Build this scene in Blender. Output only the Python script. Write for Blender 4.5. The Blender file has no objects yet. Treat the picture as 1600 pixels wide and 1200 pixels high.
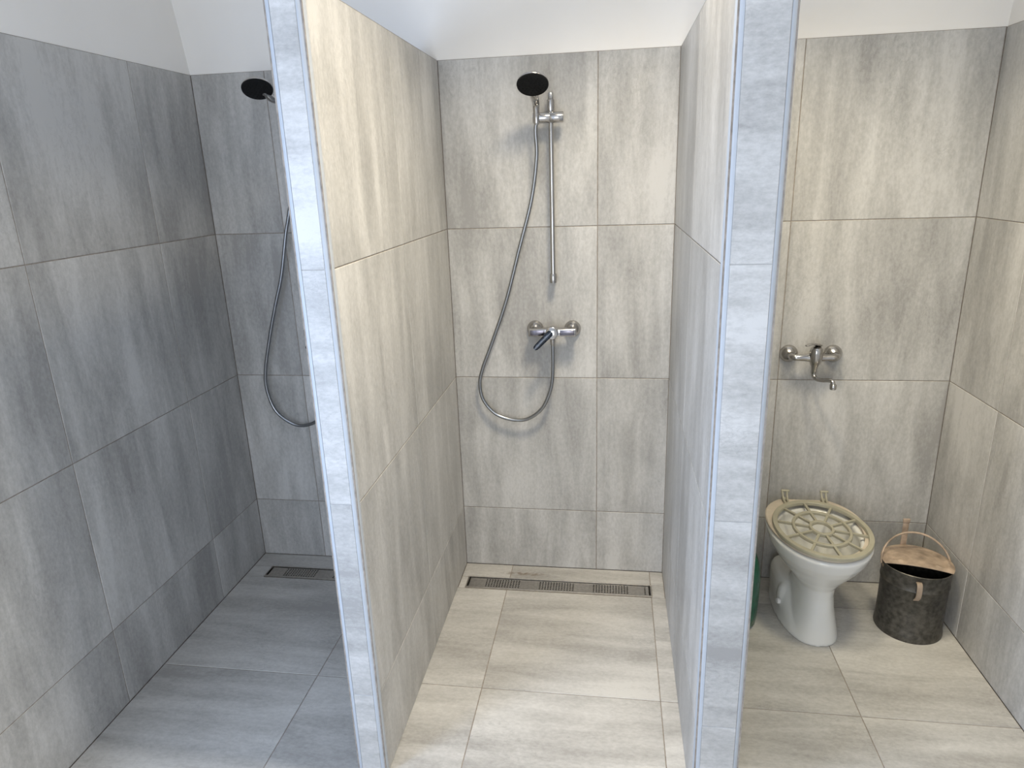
import bpy, bmesh, math, random
from mathutils import Vector, Matrix
random.seed(7)
sc = bpy.context.scene
COL = sc.collection
PI = math.pi

# ------------------------------------------------------------------ measures
XL, XR = -0.986, 1.917          # side walls
T1, W, T2 = -0.092, 0.8757, 0.996   # partition faces: first is T1..0, second is W..T2
D1, D2 = -1.165, -1.179         # front ends of the partitions
ZS = [0.0, 0.2865, 0.8896, 1.4965, 2.1045]   # tile rows
YB = -3.25                      # wall behind the camera
ZC = 2.82                       # ceiling

# ------------------------------------------------------------------ materials
def new_mat(name):
    m = bpy.data.materials.new(name); m.use_nodes = True
    nt = m.node_tree
    b = nt.nodes['Principled BSDF']
    return m, nt, b

def simple(name, col, rough=0.5, metal=0.0, noise=0.0, nscale=40, spec=0.5, bump=0.0):
    m, nt, b = new_mat(name)
    b.inputs['Roughness'].default_value = rough
    b.inputs['Metallic'].default_value = metal
    b.inputs['Specular IOR Level'].default_value = spec
    tc = nt.nodes.new('ShaderNodeTexCoord')
    n = nt.nodes.new('ShaderNodeTexNoise'); n.inputs['Scale'].default_value = nscale
    n.inputs['Detail'].default_value = 5
    nt.links.new(tc.outputs['Object'], n.inputs['Vector'])
    r = nt.nodes.new('ShaderNodeValToRGB')
    r.color_ramp.elements[0].position = 0.3; r.color_ramp.elements[1].position = 0.7
    a = [max(0, c*(1-noise)) for c in col]; z = [min(1, c*(1+noise)) for c in col]
    r.color_ramp.elements[0].color = (*a, 1); r.color_ramp.elements[1].color = (*z, 1)
    nt.links.new(n.outputs['Fac'], r.inputs['Fac'])
    nt.links.new(r.outputs['Color'], b.inputs['Base Color'])
    if bump:
        bp = nt.nodes.new('ShaderNodeBump'); bp.inputs['Strength'].default_value = bump
        bp.inputs['Distance'].default_value = 0.002
        nt.links.new(n.outputs['Fac'], bp.inputs['Height']); nt.links.new(bp.outputs['Normal'], b.inputs['Normal'])
    return m

def tile_mat(name, dark, mid, light, rough=0.42, stain=None):
    """cement-look porcelain: streaks run along the tile's own v axis (attribute tvec)"""
    m, nt, b = new_mat(name); L = nt.links.new
    def node(t, **k):
        n = nt.nodes.new(t)
        for a, v in k.items(): setattr(n, a, v)
        return n
    at = node('ShaderNodeAttribute'); at.attribute_name = 'tvec'
    def mapped(s):
        q = node('ShaderNodeVectorMath', operation='MULTIPLY'); q.inputs[1].default_value = s
        L(at.outputs['Vector'], q.inputs[0]); return q.outputs[0]
    def noise(vec, scale, detail, rough_=0.55, dist=0.0):
        n = node('ShaderNodeTexNoise'); n.inputs['Scale'].default_value = scale
        n.inputs['Detail'].default_value = detail; n.inputs['Roughness'].default_value = rough_
        n.inputs['Distortion'].default_value = dist; L(vec, n.inputs['Vector']); return n.outputs['Fac']
    def math_(op, a, c, clamp=False):
        n = node('ShaderNodeMath', operation=op); n.use_clamp = clamp
        for i, v in enumerate((a, c)):
            if isinstance(v, (int, float)): n.inputs[i].default_value = v
            else: L(v, n.inputs[i])
        return n.outputs[0]
    n1 = noise(mapped((1, .42, 1)), 3.2, 5, .55, .3)
    n2 = noise(mapped((1, .13, 1)), 13, 6, .62, .5)
    n3 = noise(mapped((1, .5, 1)), 110, 3, .7)
    n4 = noise(mapped((1, .45, 1)), 38, 5, .62, .9)
    n5 = noise(mapped((1, .6, 1)), 4.5, 3, .5)
    s = math_('ADD', math_('MULTIPLY', n1, .42), math_('MULTIPLY', n2, .38))
    s = math_('ADD', s, math_('MULTIPLY', n3, .20))
    ramp = node('ShaderNodeValToRGB')
    e = ramp.color_ramp.elements
    e[0].position = .40; e[0].color = (*dark, 1)
    e[1].position = .60; e[1].color = (*light, 1)
    mm = e.new(.50); mm.color = (*mid, 1)
    L(s, ramp.inputs['Fac'])
    # hairline wrinkles of the print, only in places
    w = math_('ABSOLUTE', math_('SUBTRACT', n4, .5), 0)
    w = math_('SUBTRACT', 1, math_('MULTIPLY', w, 34), True)
    msk = math_('MULTIPLY', math_('SUBTRACT', n5, .5), 7, True)
    w = math_('MULTIPLY', math_('MULTIPLY', w, msk, True), .13)
    w = math_('SUBTRACT', 1, w)
    sep = node('ShaderNodeSeparateXYZ'); L(at.outputs['Vector'], sep.inputs[0])
    wn = node('ShaderNodeTexWhiteNoise'); wn.noise_dimensions = '1D'; L(sep.outputs['Z'], wn.inputs['W'])
    tv = math_('ADD', math_('MULTIPLY', wn.outputs['Value'], .10), .95)
    f = math_('MULTIPLY', w, tv)
    vm = node('ShaderNodeVectorMath', operation='SCALE'); L(ramp.outputs['Color'], vm.inputs[0]); L(f, vm.inputs['Scale'])
    out = vm.outputs[0]
    if stain:
        (sx, sy, rx, ry, colr) = stain
        tc = node('ShaderNodeTexCoord'); sp = node('ShaderNodeSeparateXYZ'); L(tc.outputs['Object'], sp.inputs[0])
        dx = math_('DIVIDE', math_('SUBTRACT', sp.outputs['X'], sx), rx)
        dy = math_('DIVIDE', math_('SUBTRACT', sp.outputs['Y'], sy), ry)
        d = math_('ADD', math_('MULTIPLY', dx, dx), math_('MULTIPLY', dy, dy))
        nn = node('ShaderNodeTexNoise'); nn.inputs['Scale'].default_value = 45; nn.inputs['Detail'].default_value = 4
        L(tc.outputs['Object'], nn.inputs['Vector'])
        k = math_('MULTIPLY', math_('SUBTRACT', 1, d, True), math_('MULTIPLY', math_('SUBTRACT', nn.outputs['Fac'], .38), 5, True), True)
        mx = node('ShaderNodeMix', data_type='RGBA'); L(math_('MULTIPLY', k, .75), mx.inputs['Factor'])
        L(out, mx.inputs['A']); mx.inputs['B'].default_value = (*colr, 1); out = mx.outputs['Result']
    L(out, b.inputs['Base Color'])
    rr = math_('ADD', math_('MULTIPLY', n2, .22), rough-.1); L(rr, b.inputs['Roughness'])
    b.inputs['Specular IOR Level'].default_value = .35
    bp = node('ShaderNodeBump'); bp.inputs['Strength'].default_value = .12; bp.inputs['Distance'].default_value = .001
    L(s, bp.inputs['Height']); L(bp.outputs['Normal'], b.inputs['Normal'])
    return m

TILE = tile_mat('wall_tile', (.31, .303, .29), (.43, .422, .404), (.56, .55, .53))
FLOORT = tile_mat('floor_tile', (.325, .314, .294), (.44, .428, .404), (.55, .537, .508), rough=.5,
                  stain=(.272, -.066, .115, .016, (.13, .085, .05)))
GROUT = simple('grout', (.27, .235, .20), .9, noise=.25, nscale=60)
GROUT2 = simple('pale_grout', (.42, .41, .40), .8, noise=.1)
PLASTER = simple('white_plaster', (.85, .825, .785), .85, noise=.02, nscale=3, bump=.15)
TRIM = simple('grey_edge_profile', (.40, .425, .455), .55, 0.0, noise=.03)
CHROME = simple('chrome', (.47, .46, .45), .16, 1.0, noise=.02)
SATIN = simple('brushed_steel', (.50, .47, .43), .34, 1.0, noise=.12, nscale=90)
HOSE = simple('metal_hose', (.30, .31, .32), .28, 1.0, noise=.05)
INLAY = simple('dark_chrome_inlay', (.16, .15, .17), .22, 1.0, noise=.15, nscale=120)
BLACK = simple('black_rubber', (.008, .008, .008), .75, noise=.2, nscale=200, spec=.2)
DARKREFL = simple('chrome_dark_reflection', (.012, .018, .03), .12, 0.3, noise=.6, nscale=70)  # chrome lever; the dark surroundings it mirrors are painted into the base colour
CERAMIC = simple('white_ceramic', (.74, .74, .71), .12, noise=.02, nscale=6)
SEATM = simple('aged_beige_plastic', (.55, .48, .39), .5, noise=.08, nscale=18)
GRIDM = simple('olive_beige_plastic', (.35, .33, .25), .42, noise=.07, nscale=24)
RUSTY = simple('worn_tan_metal', (.40, .31, .235), .55, .25, noise=.4, nscale=22, bump=.2)
PAIL = simple('blackened_metal', (.085, .080, .070), .40, .45, noise=.5, nscale=60, bump=.5)
GREEN = simple('green_plastic', (.02, .10, .06), .22, noise=.2, nscale=20)
PALEG = simple('pale_cap_plastic', (.35, .42, .38), .4, noise=.1)
TROUGH = simple('dark_drain_trough', (.02, .018, .016), .6, noise=.2)
WATER = simple('standing_water', (.25, .26, .25), .03, noise=.02)
WHITE = simple('white_enamel', (.8, .8, .79), .4, noise=.01)

# ------------------------------------------------------------------ helpers
def link(name, me, mats, parent=None, loc=(0, 0, 0)):
    o = bpy.data.objects.new(name, me); COL.objects.link(o)
    for m in (mats if isinstance(mats, (list, tuple)) else [mats]): me.materials.append(m)
    o.location = loc
    if parent: o.parent = parent
    return o

def obj(name, bm, mats, parent=None, smooth=True, loc=(0, 0, 0), angle=40):
    me = bpy.data.meshes.new(name)
    bmesh.ops.recalc_face_normals(bm, faces=bm.faces)
    if smooth:
        for f in bm.faces: f.smooth = True
        for e in bm.edges:
            if len(e.link_faces) == 2 and e.calc_face_angle(0) > math.radians(angle): e.smooth = False
    bm.to_mesh(me); bm.free()
    return link(name, me, mats, parent, loc)

def thing(name, label, cat, loc=(0, 0, 0), group=None):
    o = bpy.data.objects.new(name, None); COL.objects.link(o); o.location = loc
    o.empty_display_size = .05
    o['label'] = label; o['category'] = cat
    if group: o['group'] = group
    return o

def tag(o, label, cat, group=None, kind=None):
    o['label'] = label; o['category'] = cat
    if group: o['group'] = group
    if kind: o['kind'] = kind
    return o

def box(bm, x0, x1, y0, y1, z0, z1, bev=0.0, mat=0):
    vs = [bm.verts.new((x, y, z)) for x in (x0, x1) for y in (y0, y1) for z in (z0, z1)]
    F = [(0, 1, 3, 2), (4, 6, 7, 5), (0, 4, 5, 1), (2, 3, 7, 6), (0, 2, 6, 4), (1, 5, 7, 3)]
    fs = [bm.faces.new([vs[i] for i in f]) for f in F]
    for f in fs: f.material_index = mat
    if bev:
        es = list({e for f in fs for e in f.edges})
        r = bmesh.ops.bevel(bm, geom=es, offset=bev, segments=3, profile=.5, affect='EDGES')
        for f in r['faces']: f.material_index = mat
    return vs

def frame_of(d):
    d = d.normalized(); a = Vector((0, 0, 1)) if abs(d.z) < .9 else Vector((1, 0, 0))
    u = d.cross(a).normalized(); return u, d.cross(u).normalized()

def tube(bm, pts, rad, seg=16, cap=True, closed=False, sq=None):
    """sweep a circle (or a rectangle with half sizes sq) along pts with parallel transport"""
    pts = [Vector(p) for p in pts]; n = len(pts)
    rr = rad if isinstance(rad, (list, tuple)) else [rad]*n
    rings = []; u = None
    for i, p in enumerate(pts):
        if closed: d = pts[(i+1) % n]-pts[i-1]
        else: d = pts[min(i+1, n-1)]-pts[max(i-1, 0)]
        d.normalize()
        if u is None: u, v = frame_of(d)
        else:
            u = (u-d*u.dot(d)).normalized()
        v = d.cross(u)
        rings.append([bm.verts.new(p+u*(rr[i]*math.cos(2*PI*k/seg))+v*(rr[i]*math.sin(2*PI*k/seg))) for k in range(seg)])
    m = n if closed else n-1
    for i in range(m):
        a, b = rings[i], rings[(i+1) % n]
        for k in range(seg): bm.faces.new((a[k], a[(k+1) % seg], b[(k+1) % seg], b[k]))
    if cap and not closed:
        bm.faces.new(rings[0][::-1]); bm.faces.new(rings[-1])

def lathe(bm, prof, origin=(0, 0, 0), axis=(0, 0, 1), seg=40, mat=0, sx=1, sy=1):
    """prof: (radius, height) pairs revolved about axis"""
    ax = Vector(axis).normalized(); u, v = frame_of(ax); o = Vector(origin); rings = []
    for r, h in prof:
        if r < 1e-6: rings.append([bm.verts.new(o+ax*h)])
        else: rings.append([bm.verts.new(o+ax*h+u*(r*sx*math.cos(2*PI*k/seg))+v*(r*sy*math.sin(2*PI*k/seg))) for k in range(seg)])
    for a, b in zip(rings, rings[1:]):
        for k in range(seg):
            k2 = (k+1) % seg
            if len(a) == 1 and len(b) == 1: continue
            if len(a) == 1: f = bm.faces.new((a[0], b[k2], b[k]))
            elif len(b) == 1: f = bm.faces.new((a[k], a[k2], b[0]))
            else: f = bm.faces.new((a[k], a[k2], b[k2], b[k]))
            f.material_index = mat

def loft(bm, rings, cap0=True, cap1=True, closed=False):
    R = [[bm.verts.new(p) for p in r] for r in rings]; n = len(R[0])
    m = len(R) if closed else len(R)-1
    for i in range(m):
        a, b = R[i], R[(i+1) % len(R)]
        for k in range(n): bm.faces.new((a[k], a[(k+1) % n], b[(k+1) % n], b[k]))
    if not closed:
        if cap0: bm.faces.new(R[0][::-1])
        if cap1: bm.faces.new(R[-1])

def spline(P, n):
    """Catmull-Rom through P, n points in all evenly spaced along its length"""
    P = [Vector(p) for p in P]; Q = [P[0]*2-P[1]]+P+[P[-1]*2-P[-2]]; out = []
    for i in range(1, len(Q)-2):
        a, b, c, d = Q[i-1:i+3]
        for k in range(24):
            t = k/24
            out.append(.5*((2*b)+(c-a)*t+(2*a-5*b+4*c-d)*t*t+(3*b-a-3*c+d)*t**3))
    out.append(P[-1]); s = [0]
    for a, b in zip(out, out[1:]): s.append(s[-1]+(b-a).length)
    res = []; j = 0
    for k in range(n):
        t = s[-1]*k/(n-1)
        while j < len(s)-2 and s[j+1] < t: j += 1
        f = (t-s[j])/max(1e-9, s[j+1]-s[j]); res.append(out[j].lerp(out[j+1], min(1, f)))
    return res

# ------------------------------------------------------------------ tiled surfaces
# material slots of every tiled mesh: 0 tile, 1 grout, 2 plaster
class Tiled:
    def __init__(s):
        s.bm = bmesh.new(); s.lay = s.bm.verts.layers.float_vector.new('tvec')
    def cell(s, O, U, V, N, u0, u1, v0, v1, gap=.003, streak='v', gm=1):
        O, U, V, N = map(Vector, (O, U, V, N)); g = gap/2; c = .0011; w = random.random()*40
        ou, ov = random.random()*30, random.random()*30
        def ring(i, h):
            r = []
            for (a, b_) in ((u0+i, v0+i), (u1-i, v0+i), (u1-i, v1-i), (u0+i, v1-i)):
                q = s.bm.verts.new(O+U*a+V*b_+N*h)
                q[s.lay] = (a+ou, b_+ov, w) if streak == 'v' else (b_+ou, a+ov, w)
                r.append(q)
            return r
        A, B, C = ring(g, -.004), ring(g, -.0009), ring(g+c, 0)
        for p, q in ((A, B), (B, C)):
            for k in range(4): s.bm.faces.new((p[k], p[(k+1) % 4], q[(k+1) % 4], q[k]))
        s.bm.faces.new(C)
        G = ring(0, -.0016)
        f = s.bm.faces.new(G); f.material_index = gm
    def grid(s, O, U, V, N, us, vs, **k):
        for a, b in zip(us, us[1:]):
            for c, d in zip(vs, vs[1:]):
                if b-a > .01 and d-c > .01: s.cell(O, U, V, N, a, b, c, d, **k)
    def box(s, *a, mat=1): box(s.bm, *a, mat=mat)
    def quad(s, pts, mat=2):
        f = s.bm.faces.new([s.bm.verts.new(p) for p in pts]); f.material_index = mat
    def build(s, name, label, cat, tile=None):
        me = bpy.data.meshes.new(name); s.bm.to_mesh(me); s.bm.free()
        o = link(name, me, [tile or TILE, GROUT, PLASTER, GROUT2])
        return tag(o, label, cat, kind='structure')

X, Y, Z = (1, 0, 0), (0, 1, 0), (0, 0, 1)
# back wall: three tiled bays, plaster leaning slightly inwards above
w = Tiled()
w.grid((0, 0, 0), X, Z, (0, -1, 0), [XL, -.6825, T1], ZS)
w.grid((0, 0, 0), X, Z, (0, -1, 0), [0, .5877, W], ZS)
w.grid((0, 0, 0), X, Z, (0, -1, 0), [T2, 1.2921, XR], ZS)
w.box(XL-.1, XR+.1, .004, .10, -.05, ZS[4]-.001, mat=1)
n = 30
prof = [(.003-.16*(k/n)**1.15*1.0, ZS[4]+(ZC-ZS[4])*k/n) for k in range(n+1)]
for (a, b), (c, d) in zip(prof, prof[1:]):
    w.quad([(XL-.1, a, b), (XR+.1, a, b), (XR+.1, c, d), (XL-.1, c, d)])
w.quad([(XL-.1, .003, ZS[4]), (XR+.1, .003, ZS[4]), (XR+.1, .10, ZS[4]), (XL-.1, .10, ZS[4])])
wall_back = w.build('wall_back', 'tiled back wall running behind all three stalls, white plaster above', 'wall')
# side walls
rows = ZS
def side(name, x, s, ys, label, hole=None):
    w = Tiled(); xa, xb = min(x-s*.004, x-s*.12), max(x-s*.004, x-s*.12)
    if hole:     # window opening (y0, y1, z0, z1) in the wall
        h0, h1, z0, z1 = hole
        w.grid((x, 0, 0), (0, -1, 0), Z, (s, 0, 0), [v for v in ys if v < -h1-.02]+[-h1], rows)
        w.grid((x, 0, 0), (0, -1, 0), Z, (s, 0, 0), [-h0, -YB], rows)
        w.grid((x, 0, 0), (0, -1, 0), Z, (s, 0, 0), [-h1, -h0], [0, rows[1], z0])
        w.grid((x, 0, 0), (0, -1, 0), Z, (s, 0, 0), [-h1, -h0], [z1, rows[4]])
        w.box(xa, xb, h1, .1, -.05, ZS[4]-.001, mat=1); w.box(xa, xb, YB-.1, h0, -.05, ZS[4]-.001, mat=1)
        w.box(xa, xb, h0, h1, -.05, z0, mat=1); w.box(xa, xb, h0, h1, z1, ZS[4]-.001, mat=1)
    else:
        w.grid((x, 0, 0), (0, -1, 0), Z, (s, 0, 0), ys, rows)
        w.box(xa, xb, YB-.1, .1, -.05, ZS[4]-.001, mat=1)
    w.box(min(x-s*.003, x-s*.12), max(x-s*.003, x-s*.12), YB-.1, .1, ZS[4], ZC, mat=2)
    return w.build(name, label, 'wall')
side('wall_left', XL, 1, [0]+[.3664+.602*k for k in range(5)]+[-YB], 'grey tiled left side wall of the left shower stall', (-2.80, -2.0, .55, 1.85))
side('wall_right', XR, -1, [0]+[.344+.602*k for k in range(5)]+[-YB], 'grey tiled right side wall beside the metal pail')

# partitions
def partition(name, xa, xb, D, yj, label, split):
    w = Tiled(); r = .016
    w.grid((xb, 0, 0), (0, -1, 0), Z, X, [0]+yj+[-D-r], ZS)
    w.grid((xa, 0, 0), (0, -1, 0), Z, (-1, 0, 0), [0]+yj+[-D-r], ZS)
    w.grid((0, D, 0), X, Z, (0, -1, 0), [xa+r, xb-r], split, streak='u', gap=.0016, gm=3)
    w.box(xa+.003, xb-.003, D+.003, .02, 0, ZS[4]-.003, mat=1)
    w.grid((0, 0, ZS[4]), X, (0, -1, 0), Z, [xa, xb], [0]+yj+[-D])
    return w.build(name, label, 'wall')
partition('wall_partition_left', T1, 0, D1, [.585], 'thin tiled partition between the left and middle shower stalls', ZS)
partition('wall_partition_right', W, T2, D2, [.585], 'thicker tiled partition between the middle shower and the toilet stall', ZS)
def profile(i, x, D, sx, label):
    """quarter-round corner strip on a partition's front vertical edge"""
    bm = bmesh.new(); r = .0162; a = []
    cx, cy = x+sx*r, D+r
    for k in range(9):
        t = k/8*PI/2
        a.append((cx-sx*r*math.cos(t), cy-r*math.sin(t)))
    a.append((cx, cy))
    loft(bm, [[(p, q, .0) for p, q in a], [(p, q, ZS[4]-.001) for p, q in a]])
    tag(obj('trim_%d' % i, bm, TRIM), label, 'trim', kind='structure')
profile(1, T1, D1, 1, 'grey corner strip on the left edge of the left partition')
profile(2, 0, D1, -1, 'rounded grey corner strip on the right edge of the left partition')
profile(3, W, D2, 1, 'rounded bluish corner strip on the left edge of the right partition')
profile(4, T2, D2, -1, 'grey corner strip on the right edge of the right partition')

# floor, cut out round the two drains
DR = [(-.896, -.106), (.031, .822)]; DY0, DY1 = -.193, -.106
w = Tiled()
cols = [XL, -.3855, .2131, .8196, 1.4486, XR]; rowy = [.193, .778, 1.38, 1.982, 2.584, 3.186, -YB]
w.grid((0, 0, 0), X, (0, -1, 0), Z, cols, rowy, streak='u')
def strip(u0, u1, v0, v1):
    if u1-u0 > .006 and v1-v0 > .006: w.cell((0, 0, 0), X, (0, -1, 0), Z, u0, u1, v0, v1, streak='u')
for bay in ((XL, T1), (0, W)):
    cs = sorted([bay[0], bay[1]]+[c for c in cols if bay[0]+.01 < c < bay[1]-.01])
    dr = [d for d in DR if bay[0] <= d[0] and d[1] <= bay[1]][0]
    for a, b in zip(cs, cs[1:]): strip(a, b, 0, -DY1)
    strip(bay[0], dr[0], -DY1, -DY0); strip(dr[1], bay[1], -DY1, -DY0)
for a, b in zip([T2, 1.4486], [1.4486, XR]): strip(a, b, 0, .193)
w.box(XL-.1, XR+.1, YB-.1, .1, -.12, -.05, mat=1)
w.build('floor', 'warm grey large-format tiled floor running through all the stalls', 'floor', FLOORT)

# ceiling
bm = bmesh.new(); box(bm, XL-.1, XR+.1, YB-.1, .1, ZC, ZC+.1)
tag(obj('ceiling', bm, PLASTER, smooth=False), 'white plaster ceiling', 'ceiling', kind='structure')

# wall behind the camera with a wide window
WX0, WX1, WZ0, WZ1 = .0, .9, .55, 1.95
bm = bmesh.new()
for a in ((XL-.1, WX0, 0, ZC), (WX1, XR+.1, 0, ZC), (WX0, WX1, 0, WZ0), (WX0, WX1, WZ1, ZC)):
    box(bm, a[0], a[1], YB-.12, YB, a[2], a[3])
tag(obj('wall_rear', bm, PLASTER, smooth=False), 'white plaster wall with a window opposite the stalls', 'wall', kind='structure')
bm = bmesh.new()
for a in ((WX0, WX0+.05, WZ0, WZ1), (WX1-.05, WX1, WZ0, WZ1), (WX0+.05, WX1-.05, WZ0, WZ0+.05), (WX0+.05, WX1-.05, WZ1-.05, WZ1), (.425, .475, WZ0+.05, WZ1-.05)):
    box(bm, a[0], a[1], YB-.09, YB-.04, a[2], a[3], .003)
tag(obj('window_1', bm, WHITE), 'white framed window opposite the stalls', 'window', kind='structure')

bm = bmesh.new()
for a in ((-2.80, -2.75, .55, 1.85), (-2.05, -2.0, .55, 1.85), (-2.75, -2.05, .55, .60), (-2.75, -2.05, 1.80, 1.85), (-2.42, -2.38, .60, 1.80)):
    box(bm, XL-.08, XL-.03, a[0], a[1], a[2], a[3], .003)
tag(obj('window_2', bm, WHITE), 'white framed window in the left wall beside the stalls', 'window', kind='structure')

# ------------------------------------------------------------------ floor drains
def drain(x0, x1, label):
    t = thing('floor_drain', label, 'drain', ((x0+x1)/2, DY0, 0), group='linear shower drains')
    ox, oy = (x0+x1)/2, DY0
    bm = bmesh.new(); f = .0045; h = .0025
    yb, yf = DY1, DY0
    for a in ((x0, x1, yf, yf+f+.004), (x0, x1, yb-f, yb), (x0, x0+f, yf+f, yb-f), (x1-f, x1, yf+f, yb-f)):
        box(bm, a[0]-ox, a[1]-ox, a[2]-oy, a[3]-oy, -.03, h+(.002 if a[2] == yf else 0), .0008)
    obj('frame', bm, SATIN, t, smooth=False)
    bm = bmesh.new(); box(bm, x0+.001-ox, x1-.001-ox, .001, yb-yf-.001, -.046, -.03)
    obj('trough', bm, TROUGH, t, smooth=False)
    # cover plate with three perforated fields of square holes
    bm = bmesh.new(); L = x1-x0; pitch = .0118; hole = .0066
    px0, px1 = x0+.012, x1-.012; py0, py1 = yf+.0135, yb-.0085
    fields = [(x0+L*.105, x0+L*.305), (x0+L*.40, x0+L*.59), (x0+L*.69, x0+L*.885), (x1-.030, x1-.018)]
    ys = []; nrow = 5; m0 = (py1-py0-(nrow-1)*pitch-hole)/2
    for r_ in range(nrow): ys.append((py0+m0+r_*pitch, py0+m0+r_*pitch+hole))
    xs = []
    for a, b in fields:
        q = a
        while q+hole <= b: xs.append((q, q+hole)); q += pitch
    ux = sorted({px0, px1} | {v for p in xs for v in p}); uy = sorted({py0, py1} | {v for p in ys for v in p})
    hx = {p[0] for p in xs}; hy = {p[0] for p in ys}
    vt = {}
    def V_(i, j, z):
        if (i, j, z) not in vt: vt[(i, j, z)] = bm.verts.new((ux[i]-ox, uy[j]-oy, z))
        return vt[(i, j, z)]
    zt, zb = -.0012, -.0026
    hl = lambda i, j: (i < 0 or j < 0 or i >= len(ux)-1 or j >= len(uy)-1) or (ux[i] in hx and uy[j] in hy)
    for i in range(len(ux)-1):
        for j in range(len(uy)-1):
            if hl(i, j): continue
            bm.faces.new((V_(i, j, zt), V_(i+1, j, zt), V_(i+1, j+1, zt), V_(i, j+1, zt)))
            bm.faces.new((V_(i, j+1, zb), V_(i+1, j+1, zb), V_(i+1, j, zb), V_(i, j, zb)))
            for (di, dj, p, q) in ((-1, 0, (i, j), (i, j+1)), (1, 0, (i+1, j), (i+1, j+1)), (0, -1, (i, j), (i+1, j)), (0, 1, (i, j+1), (i+1, j+1))):
                if hl(i+di, j+dj): bm.faces.new((V_(*p, zt), V_(*q, zt), V_(*q, zb), V_(*p, zb)))
    pl = obj('perforated_cover', bm, SATIN, t, smooth=False)
    return t
drain(DR[1][0], DR[1][1], 'long steel floor drain at the back of the middle shower stall')
drain(DR[0][0], DR[0][1], 'steel floor drain in the darker left shower stall')

# ------------------------------------------------------------------ shower fittings
def rosette(bm, x, z, r=.031, y=0):
    lathe(bm, [(0, .0), (r, .0), (r, .004), (r*.97, .010), (r*.84, .018), (r*.6, .026), (r*.42, .031), (r*.38, .05), (0, .05)], (x, y, z), (0, -1, 0), 36)

def shower_mixer(x, z, label, group):
    t = thing('shower_mixer', label, 'mixer tap', (x, 0, z), group)
    for s in (-1, 1):
        bm = bmesh.new(); rosette(bm, s*.075, 0, .0335); obj('wall_flange', bm, CHROME, t)
    bm = bmesh.new()
    box(bm, -.094, .094, -.082, -.046, -.0155, .0155, .005)
    for s in (-1, 1): lathe(bm, [(0, 0), (.015, 0), (.015, .02), (0, .02)], (s*.075, -.03, 0), (0, -1, 0), 24)
    lathe(bm, [(0, 0), (.0105, 0), (.0105, .022), (.008, .026), (0, .026)], (0, -.064, -.012), (0, 0, -1), 20)
    obj('body', bm, CHROME, t)
    # slim recessed face plates left and right of the barrel
    for s in (-1, 1):
        bm = bmesh.new(); box(bm, min(s*.03, s*.087), max(s*.03, s*.087), -.0835, -.081, -.0105, .0105, .001)
        obj('face_inlay', bm, INLAY, t)
    bm = bmesh.new(); ax = Vector((0, -1, .12)).normalized()
    lathe(bm, [(0, 0), (.0245, 0), (.0245, .052), (.0235, .0555), (.021, .057), (0, .057)], (0, -.054, -.002), ax, 40)
    obj('barrel', bm, CHROME, t)
    bm = bmesh.new()
    c = Vector((-.009, -.114, .002)); d = Vector((-.057, -.016, -.056)); L_ = d.length; d.normalize()
    nrm = Vector((0, -1, .1)); side_ = d.cross(nrm).normalized(); up = side_.cross(d).normalized()
    rings = []
    for q, hw in ((-.012, .008), (-.007, .0125), (.01, .0130), (.03, .0125), (L_-.018, .0115), (L_-.006, .010), (L_, .0055)):
        P_ = c+d*q; rr = []
        for k in range(16):
            an = 2*PI*k/16; cx_, sy_ = math.cos(an), math.sin(an)
            rr.append(P_+side_*(hw*math.copysign(abs(cx_)**.6, cx_))+up*(.0055*math.copysign(abs(sy_)**.6, sy_)))
        rings.append(rr)
    loft(bm, rings); lv = obj('lever', bm, DARKREFL, t); lv['label'] = 'chrome lever coloured as its dark reflection'
    return t

def shower_rail(x, label, group, z0=1.292, z1=1.968, zs=1.886):
    t = thing('shower_rail', label, 'shower rail', (x, 0, z0), group)
    H = z1-z0; y = -.045
    bm = bmesh.new(); lathe(bm, [(0, 0), (.0093, 0), (.0093, H-.03), (0, H-.03)], (0, y, .012), (0, 0, 1), 24); obj('rail', bm, CHROME, t)
    bm = bmesh.new()
    lathe(bm, [(0, -.004), (.0125, -.004), (.0135, 0), (.0135, .028), (.012, .031), (0, .031)], (0, y, 0), (0, 0, 1), 28)
    lathe(bm, [(0, 0), (.012, 0), (.012, .04), (0, .04)], (0, -.004, .012), (0, -1, 0), 20); obj('lower_bracket', bm, CHROME, t)
    bm = bmesh.new()
    lathe(bm, [(0, -.058), (.0138, -.058), (.0142, -.055), (.0142, -.022), (.0105, -.020), (.0100, 0), (.0085, .003), (0, .003)], (0, y, H), (0, 0, 1), 28)
    lathe(bm, [(0, 0), (.012, 0), (.012, .04), (0, .04)], (0, -.004, H-.04), (0, -1, 0), 20); obj('upper_bracket', bm, CHROME, t)
    bm = bmesh.new(); zz = zs-z0
    lathe(bm, [(0, 0), (.0170, 0), (.0188, .003), (.0188, .046), (.0180, .048), (.0188, .050), (.0188, .105), (.0175, .110), (0, .110)], (.047, y-.016, zz), (-1, 0, 0), 32)
    obj('slider', bm, CHROME, t)
    return t

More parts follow.
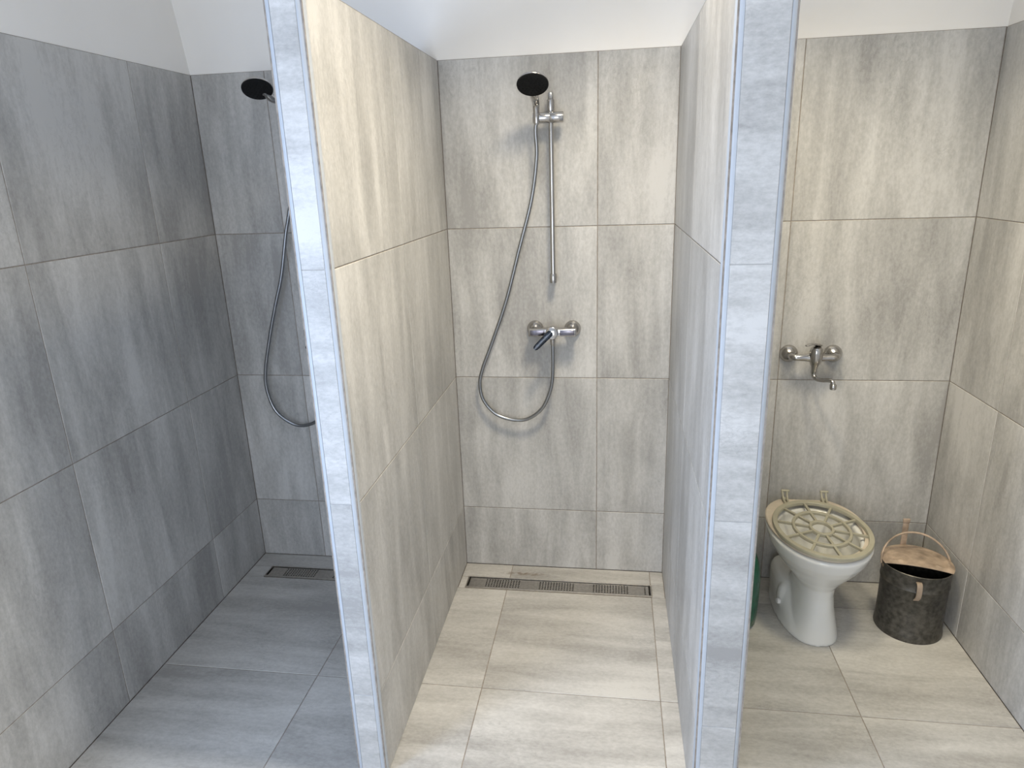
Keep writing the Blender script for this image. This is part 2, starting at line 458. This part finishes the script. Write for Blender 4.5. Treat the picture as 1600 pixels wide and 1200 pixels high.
def hand_shower(x, label, group, head_dir, hose_pts, tilt, zs=1.886):
    """x,z of the holder; head_dir: handle direction upwards; tilt: direction the spray face looks"""
    t = thing('hand_shower', label, 'shower head', (x, -.075, zs), group)
    d = Vector(head_dir).normalized(); base = Vector((0, 0, .012))
    n_ = Vector(tilt).normalized()
    L_ = .105
    # handle: tapered, bending into the head
    end = base+d*L_
    hc = end+d*.045+n_*.014
    pts = spline([base, base+Vector((0, -.012, .036)), base+d*.08, end, hc-n_*.016-d*.01], 18)
    rad = [.0105+.0045*math.sin(min(1, k/11)*PI/2)+(.003 if k > 13 else 0) for k in range(18)]
    bm = bmesh.new(); tube(bm, pts, rad, 24); obj('handle', bm, CHROME, t)
    bm = bmesh.new()
    lathe(bm, [(0, -.022), (.022, -.020), (.040, -.013), (.052, -.003), (.0548, .004), (.0548, .006), (.0538, .0075), (0, .0075)], hc, n_, 56)
    obj('head', bm, CHROME, t)
    bm = bmesh.new()
    lathe(bm, [(0, .0072), (.0545, .0072), (.0536, .0105), (.049, .0125), (0, .0130)], hc, n_, 56)
    u, v = frame_of(n_)
    for R_, m in ((.012, 6), (.024, 12), (.036, 18), (.047, 24)):
        for k in range(m):
            a = 2*PI*k/m
            lathe(bm, [(.0017, 0), (.0013, .0022), (0, .0022)], hc+n_*.0123+u*R_*math.cos(a)+v*R_*math.sin(a), n_, 8)
    f = obj('spray_face', bm, BLACK, t); f['label'] = 'black rubber spray face'
    bm = bmesh.new(); o = t.location
    P_ = [base+Vector((0, .002, -.024))]+[Vector(p)-o for p in hose_pts]
    lathe(bm, [(0, .005), (.0105, .005), (.0115, 0), (.0105, -.03), (.008, -.036), (0, -.036)], base, (0, 0, 1), 20)
    obj('hose_nut', bm, CHROME, t); bm = bmesh.new(); e = P_[-1]
    lathe(bm, [(.0075, -.02), (.0095, -.016), (.0105, .0), (0, .0)], e, (0, 0, 1), 20)
    obj('hose_nut', bm, CHROME, t)
    n2 = 620; pp = spline(P_, n2)
    bm = bmesh.new(); tube(bm, pp, [.0074 if k % 2 else .0069 for k in range(n2)], 12); obj('hose', bm, HOSE, t)
    return t

MX = .415; MZ = 1.0965
g1, g2, g3 = 'wall mixers in the showers', 'slide rails in the showers', 'hand showers in the showers'
shower_mixer(MX, MZ, 'chrome shower mixer with lever coloured as its dark reflection on the middle stall back wall', g1)
shower_rail(.4195, 'chrome slide rail above the mixer in the middle stall', g2)
def px(y, L): return [(a, y if not isinstance(y, list) else y[i], b) for i, (a, b) in enumerate(L)]
hm = [(.3655, -.07, 1.84), (.366, -.06, 1.75), (.342, -.05, 1.60), (.290, -.045, 1.42), (.232, -.040, 1.22), (.168, -.037, 1.05), (.122, -.035, .935),
      (.108, -.035, .868), (.120, -.035, .800), (.168, -.036, .742), (.236, -.038, .717), (.302, -.042, .722), (.362, -.050, .768), (.396, -.056, .835), (.411, -.061, .90), (.415, -.064, .98), (MX, -.064, MZ-.034)]
hand_shower(.370, 'hand shower with round black face on the middle stall rail', g3, (.01, -.76, .71), hm, (.05, -.55, -.83))
OX = -.935
shower_mixer(MX+OX, MZ, 'chrome shower mixer in the left stall, mostly hidden by the partition', g1)
shower_rail(.4195+OX, 'chrome slide rail in the left stall, hidden behind the partition', g2, z1=2.008, zs=1.927)
hl = [(-.566, -.07, 1.875), (-.585, -.055, 1.72), (-.634, -.045, 1.56), (-.655, -.042, 1.497), (-.698, -.04, 1.33), (-.745, -.04, 1.198), (-.790, -.04, 1.061), (-.829, -.04, .919), (-.834, -.04, .832),
      (-.810, -.04, .744), (-.757, -.04, .692), (-.700, -.04, .672), (-.630, -.045, .692), (-.560, -.055, .76), (-.527, -.062, .86), (-.520, -.064, .96), (MX+OX, -.064, MZ-.034)]
hand_shower(.370+OX, 'hand shower with black face leaning left in the left stall', g3, (-.45, -.64, .67), hl, (.20, -.50, -.84), 1.927)

# ------------------------------------------------------------------ wall tap over the toilet stall
t = thing('wall_tap', 'chrome wall tap with swivel spout above the toilet', 'tap', (1.405, 0, .997))
for s in (-1, 1):
    bm = bmesh.new(); rosette(bm, s*.081, 0, .034); obj('wall_flange', bm, CHROME, t)
bm = bmesh.new()
pts = spline([(-.081, -.03, 0), (-.081, -.052, 0), (-.070, -.064, 0), (-.035, -.066, 0), (0, -.068, 0), (.035, -.066, 0), (.070, -.064, 0), (.081, -.052, 0), (.081, -.03, 0)], 40)
tube(bm, pts, [.0125+.004*math.exp(-((k-19.5)/6)**2) for k in range(40)], 20)
lathe(bm, [(0, -.062), (.010, -.062), (.0115, -.060), (.0115, -.045), (.013, -.042), (.013, -.034), (.020, -.018), (.024, .0), (.0245, .020), (.023, .034), (.017, .043), (.006, .046), (0, .046)], (0, -.072, 0), (0, -.12, 1), 36)
obj('body', bm, CHROME, t)
bm = bmesh.new()
pts = spline([(0, -.064, -.055), (.001, -.068, -.070), (.008, -.082, -.079), (.022, -.108, -.076), (.036, -.135, -.068), (.043, -.150, -.068), (.046, -.157, -.080)], 30)
tube(bm, pts, .0085, 18)
lathe(bm, [(0, 0), (.0105, 0), (.012, .003), (.012, .017), (.0105, .019), (0, .019)], (.046, -.1575, -.096), (0, 0.05, 1), 24)
obj('spout', bm, CHROME, t)
bm = bmesh.new()
pts = [(.012, -.062, .047), (0, -.074, .052), (-.016, -.088, .058), (-.034, -.104, .060), (-.050, -.118, .058)]
for i, hw in enumerate(pts): pass
P_ = [Vector(p) for p in spline(pts, 14)]; rings = []
for i, p in enumerate(P_):
    d = (P_[min(i+1, 13)]-P_[max(i-1, 0)]).normalized(); s_ = d.cross(Vector((0, 0, 1))).normalized(); u_ = s_.cross(d)
    hw = .016-.008*i/13; ht = .006-.003*i/13
    if i in (0, 13): hw *= .6; ht *= .6
    rings.append([p+s_*(hw*math.cos(2*PI*k/14))+u_*(ht*math.sin(2*PI*k/14)) for k in range(14)])
loft(bm, rings); obj('lever', bm, CHROME, t)

# ------------------------------------------------------------------ toilet
TX = 1.410
def outline(hw, yf, yb, z, cx=0.0, fr=.56, nb=2.5, nf=2.0, N=56, clip=None):
    """egg outline: yf front (towards the viewer, negative), yb back; widest at fr of the length from the front"""
    ym = yf+(yb-yf)*fr; r = []
    for k in range(N):
        a = 2*PI*k/N; c, s = math.cos(a), math.sin(a)
        n_ = nb if s > 0 else nf
        x = hw*math.copysign(abs(c)**(2/n_), c); l = (yb-ym) if s > 0 else (ym-yf)
        y = ym+l*math.copysign(abs(s)**(2/n_), s)
        if clip is not None: y = min(y, clip)
        r.append(Vector((cx+x, y, z)))
    return r
toilet = thing('toilet', 'white ceramic floor-standing toilet bowl with loose beige seat', 'toilet', (TX, 0, 0))
bm = bmesh.new()
S = [(.097, -.446, -.10, 0, 2.6), (.096, -.446, -.10, .012, 2.6), (.086, -.440, -.12, .06, 2.4), (.073, -.428, -.16, .12, 2.3), (.068, -.420, -.18, .175, 2.2),
     (.073, -.424, -.18, .215, 2.1), (.098, -.445, -.165, .25, 2.1), (.126, -.474, -.14, .285, 2.1), (.150, -.503, -.115, .32, 2.1), (.167, -.525, -.10, .352, 2.1),
     (.176, -.538, -.085, .382, 2.1), (.1785, -.541, -.082, .394, 2.1), (.176, -.539, -.084, .401, 2.1), (.170, -.533, -.09, .4035, 2.1),
     (.138, -.498, -.135, .402, 2.1), (.131, -.490, -.145, .394, 2.1), (.134, -.490, -.145, .37, 2.1), (.125, -.475, -.16, .33, 2.1), (.095, -.435, -.18, .28, 2.1),
     (.060, -.385, -.20, .24, 2.1), (.045, -.36, -.22, .222, 2.1)]
loft(bm, [outline(a, b, c, z, nf=nf) for a, b, c, z, nf in S])
loft(bm, [outline(a, b, c, z, cx=cx, nb=3.5, nf=nf, fr=f) for a, b, c, z, nf, f, cx in (
    (.112, -.447, -.05, 0, 2.2, .6, -.005), (.111, -.446, -.05, .010, 2.2, .6, -.005), (.100, -.425, -.05, .04, 2.2, .6, -.014), (.093, -.38, -.05, .07, 2.2, .55, -.022),
    (.091, -.34, -.05, .10, 2.2, .5, -.024), (.088, -.30, -.052, .132, 2.2, .5, -.024), (.078, -.28, -.058, .151, 2.2, .5, -.024), (.055, -.25, -.08, .158, 2.2, .5, -.024))])
for s in (-1,):   # bulge round the floor bolts
    bmesh.ops.create_uvsphere(bm, u_segments=20, v_segments=14, radius=1, matrix=Matrix.Translation((s*.094, -.262, .086)) @ Matrix.Rotation(-.25, 4, 'X') @ Matrix.Diagonal((.022, .028, .054, 1)))
bowl = obj('bowl', bm, CERAMIC, toilet)
m = bowl.modifiers.new('remesh', 'REMESH'); m.mode = 'VOXEL'; m.voxel_size = .0048; m.use_smooth_shade = True
m = bowl.modifiers.new('smooth', 'SMOOTH'); m.factor = .5; m.iterations = 7
bm = bmesh.new(); loft(bm, [outline(.062, -.388, -.198, .232), outline(.067, -.394, -.196, .240)]); obj('water', bm, WATER, toilet)
for s in (-1,):
    bm = bmesh.new(); lathe(bm, [(0, 0), (.0115, 0), (.0115, .006), (.009, .010), (0, .011)], (s*.111, -.285, .080), (s, -.25, .1), 20)
    o = obj('bolt_cap', bm, WHITE, toilet)
# flat seat ring
bm = bmesh.new(); N = 72
def seat_out(k, z, grow=0): return outline(.1745+grow, -.536-grow, -.060+grow, z, cx=-.003, fr=.55, nb=2.25, N=N, clip=-.083+grow)
so = [seat_out(0, .4045, -.003), seat_out(0, .407, 0), seat_out(0, .413, 0), seat_out(0, .4165, -.004)]
si = [outline(.147, -.509, -.112, z, N=N) for z in (.4165, .413, .4045)]
loft(bm, so+si, closed=True); st = obj('seat', bm, SEATM, toilet)
# open lattice lid frame: three rings, ten spokes, two hinges
GC = Vector((.001, -.329)); GR = (.1665, .2165); zg0, zg1 = .417, .4275
def oval(s, z, N=72): return [Vector((GC.x+GR[0]*s*math.cos(2*PI*k/N), GC.y+GR[1]*s*math.sin(2*PI*k/N), z)) for k in range(N)]
bm = bmesh.new()
for so_, si_, zz1 in ((1.0, .895, .4295), (.600, .535, .4275), (.255, .190, .4285)):
    loft(bm, [oval(so_, zg0), oval(so_, zz1-.002), oval(so_-.008, zz1), oval(si_+.008, zz1), oval(si_, zz1-.002), oval(si_, zg0)], closed=True)
for k in range(10):
    a = 2*PI*(k+.62)/10
    p = Vector((GC.x+GR[0]*.215*math.cos(a), GC.y+GR[1]*.215*math.sin(a), 0)); q = Vector((GC.x+GR[0]*.935*math.cos(a), GC.y+GR[1]*.935*math.sin(a), 0))
    d = (q-p).normalized(); n_ = Vector((-d.y, d.x, 0)); hw = .0044
    R_ = []
    for e in (p, q): R_.append([e+n_*hw+Vector((0, 0, zg0)), e+n_*hw+Vector((0, 0, .4255)), e-n_*hw+Vector((0, 0, .4255)), e-n_*hw+Vector((0, 0, zg0))])
    loft(bm, R_)
grid_ = obj('lattice_lid', bm, GRIDM, toilet)
for hx_ in (-.075, .072):
    bm = bmesh.new()
    for s in (-1, 1):
        pts = spline([(hx_+s*.006, -.140, .420), (hx_+s*.007, -.115, .424), (hx_+s*.008, -.095, .436), (hx_+s*.009, -.083, .452)], 10)
        tube(bm, pts, .0042, 10)
    tube(bm, [(hx_-.013, -.083, .452), (hx_+.016, -.083, .452)], .0052, 14)
    tube(bm, [(hx_+.013, -.083, .452), (hx_+.019, -.078, .449)], .0034, 10)
    box(bm, hx_-.012, hx_+.012, -.105, -.088, .416, .428, .002)
    obj('hinge', bm, GRIDM, grid_)

# ------------------------------------------------------------------ metal pail
PC = Vector((1.772, -.283, 0)); PR = .1135; PH = .275
pail = thing('metal_pail', 'blackened old metal pail with tan half lid, right of the toilet', 'pail', PC)
bm = bmesh.new()
prof = [(0, .006), (PR-.006, .006), (PR-.002, .0), (PR+.001, .0), (PR+.002, .004), (PR, .010), (PR+.0015, .016), (PR-.001, .022), (PR-.002, .12), (PR-.001, .205), (PR+.0015, .208), (PR+.0015, .212),
        (PR-.0005, .215), (PR, .235), (PR+.002, PH-.004), (PR+.0035, PH), (PR+.0015, PH+.002), (PR-.0005, PH), (PR-.002, .23), (PR-.004, .02), (0, .014)]
lathe(bm, prof, (0, 0, 0), Z, 64)
# slight dents
for v in bm.verts:
    a = math.atan2(v.co.y, v.co.x); k = .0035*math.exp(-((a+.95)/.22)**2)*math.exp(-((v.co.z-.245)/.03)**2)+.002*math.sin(3*a+1)*(v.co.z/PH)
    r = math.hypot(v.co.x, v.co.y)
    if r > .05: v.co.x *= (r-k)/r; v.co.y *= (r-k)/r
obj('body', bm, PAIL, pail, angle=60)
bm = bmesh.new(); yc = -.050
# half lid: rear part of a shallow dome with a pressed ridge, ending in a straight front edge
NR, NA = 12, 41; R0 = PR+.006; rows_ = []
for i in range(NR+1):
    s = i/NR; r_ = []
    for j in range(NA):
        a0 = math.asin(yc/R0); u = j/(NA-1); a = a0+(PI-2*a0)*u
        ex, ey = R0*math.cos(a), R0*math.sin(a)
        cx_, cy_ = R0*math.cos(a0)*(1-2*u), yc-.010*(1-(1-2*u)**2)
        x = cx_+(ex-cx_)*s; y = cy_+(ey-cy_)*s
        rr = math.hypot(x, y)/R0; q = min(1-rr, (y-cy_)/R0*.9)
        z = PH+.0035+.017*(1-rr**2)+.0045*math.exp(-((q-.15)/.04)**2)-.0035*math.exp(-((q-.27)/.05)**2)
        r_.append(Vector((x, y, z)))
    rows_.append(r_)
T_ = [[bm.verts.new(p) for p in r] for r in rows_]; Bv = [[bm.verts.new(p-Vector((0, 0, .0022))) for p in r] for r in rows_]
for i in range(NR):
    for j in range(NA-1):
        bm.faces.new((T_[i][j], T_[i+1][j], T_[i+1][j+1], T_[i][j+1])); bm.faces.new((Bv[i][j+1], Bv[i+1][j+1], Bv[i+1][j], Bv[i][j]))
for j in range(NA-1):
    bm.faces.new((T_[0][j+1], Bv[0][j+1], Bv[0][j], T_[0][j])); bm.faces.new((T_[NR][j], Bv[NR][j], Bv[NR][j+1], T_[NR][j+1]))
bmesh.ops.remove_doubles(bm, verts=bm.verts, dist=1e-5)
bmesh.ops.rotate(bm, verts=bm.verts, cent=(0, 0, 0), matrix=Matrix.Rotation(math.radians(-15), 3, 'Z'))
o = obj('half_lid', bm, RUSTY, pail); o['label'] = 'tan worn half lid'
bm = bmesh.new(); pts = []
for k in range(33):
    a = PI*k/32; pts.append((-.120*math.cos(a)*(1 if True else 1), .005+.062*math.sin(a), .262+.098*math.sin(a)))
tube(bm, pts, .0038, 10)
for s in (-1, 1): lathe(bm, [(0, 0), (.009, 0), (.009, .004), (0, .006)], (s*(PR-.001), .002, .258), (s, 0, 0), 14)
obj('bail_handle', bm, RUSTY, pail)
bm = bmesh.new()
pts = [p+Vector((-.022, .0055, 0)) for p in spline([(-.012, -PR+.001, .256), (-.012, -PR-.009, .254), (-.012, -PR-.015, .238), (-.012, -PR-.014, .205), (-.012, -PR-.004, .188), (-.012, -PR+.001, .182)], 20)]
P_ = pts; rings = []
for i, p in enumerate(P_):
    d = (P_[min(i+1, 19)]-P_[max(i-1, 0)]).normalized(); s_ = Vector((1, 0, 0)); u_ = d.cross(s_).normalized()
    rings.append([p+s_*a+u_*b_ for a, b_ in ((-.009, -.0015), (.009, -.0015), (.009, .0015), (-.009, .0015))])
loft(bm, rings); obj('front_grip', bm, RUSTY, pail)
bm = bmesh.new(); box(bm, -.017, .004, PR-.001, PR+.003, .20, .385, .001); box(bm, -.019, .006, PR-.003, PR+.004, .375, .392, .002)
obj('rear_strap', bm, RUSTY, pail)

# ------------------------------------------------------------------ green plastic bottle behind the partition
gb = thing('plastic_bottle', 'green plastic bottle half hidden behind the right partition', 'bottle', (1.112, -.300, 0))
bm = bmesh.new()
lathe(bm, [(0, .004), (.080, .0), (.092, .004), (.099, .016), (.1025, .05), (.105, .12), (.105, .20), (.100, .245), (.088, .285), (.062, .315), (.032, .335), (.022, .345), (.022, .365), (0, .365)], seg=56)
for v in bm.verts:
    if .03 < v.co.z < .24:
        k = 1-.012*(.5+.5*math.sin(v.co.z*190)); v.co.x *= k; v.co.y *= k
obj('bottle_body', bm, GREEN, gb)
bm = bmesh.new(); lathe(bm, [(0, .350), (.027, .350), (.027, .385), (.024, .389), (0, .389)], seg=32); obj('cap', bm, PALEG, gb)

# ------------------------------------------------------------------ lights of the room
def area(name, loc, rot, sx, sy, power, col, spread=180):
    l = bpy.data.lights.new(name, 'AREA'); l.shape = 'RECTANGLE'; l.size = sx; l.size_y = sy; l.energy = power; l.color = col; l.spread = math.radians(spread)
    o = bpy.data.objects.new(name, l); COL.objects.link(o); o.location = loc; o.rotation_euler = rot; return o
def ceiling_lamp(x, y, sx, sy, power, col, label):
    t = thing('ceiling_lamp', label, 'lamp', (x, y, ZC))
    bm = bmesh.new(); box(bm, -sx/2-.02, sx/2+.02, -sy/2-.02, sy/2+.02, -.05, 0, .005); obj('housing', bm, WHITE, t)
    l = area('lamp_light', (x, y, ZC-.055), (0, 0, 0), sx, sy, power, col, 125)
ceiling_lamp(.76, -1.06, .32, .32, 24, (1, .875, .66), 'square ceiling lamp above the middle stall')
ceiling_lamp(1.45, -1.05, .32, .32, 10.5, (1, .88, .62), 'square ceiling lamp above the toilet stall')
# overcast daylight coming in through the two windows
area('daylight_rear', (.45, YB-.02, 1.25), (PI/2, 0, 0), .8, 1.3, 19, (.88, .93, 1.0))
area('daylight_left', (XL-.02, -2.4, 1.2), (0, -PI/2, 0), 1.2, .7, 48, (.54, .70, 1.0))

wd = bpy.data.worlds.new('World'); sc.world = wd; wd.use_nodes = True
nt = wd.node_tree; bg = nt.nodes['Background']; sky = nt.nodes.new('ShaderNodeTexSky'); sky.sky_type = 'NISHITA'
sky.sun_elevation = math.radians(40); sky.sun_rotation = math.radians(0); sky.sun_disc = False
nt.links.new(sky.outputs[0], bg.inputs[0]); bg.inputs[1].default_value = .1

# ------------------------------------------------------------------ camera
cam = bpy.data.cameras.new('camera'); co = bpy.data.objects.new('camera', cam); COL.objects.link(co)
cam.sensor_width = 36; cam.lens = 1066.59/1600*36; cam.clip_start = .02
co.location = (.6467, -2.6863, 1.6947); co.rotation_euler = (1.2728, .0330, .1413)
sc.camera = co
sc.view_settings.view_transform = 'Standard'; sc.view_settings.look = 'None'
sc.view_settings.gamma = 1; sc.view_settings.exposure = 0.14; sc.view_settings.use_curve_mapping = False
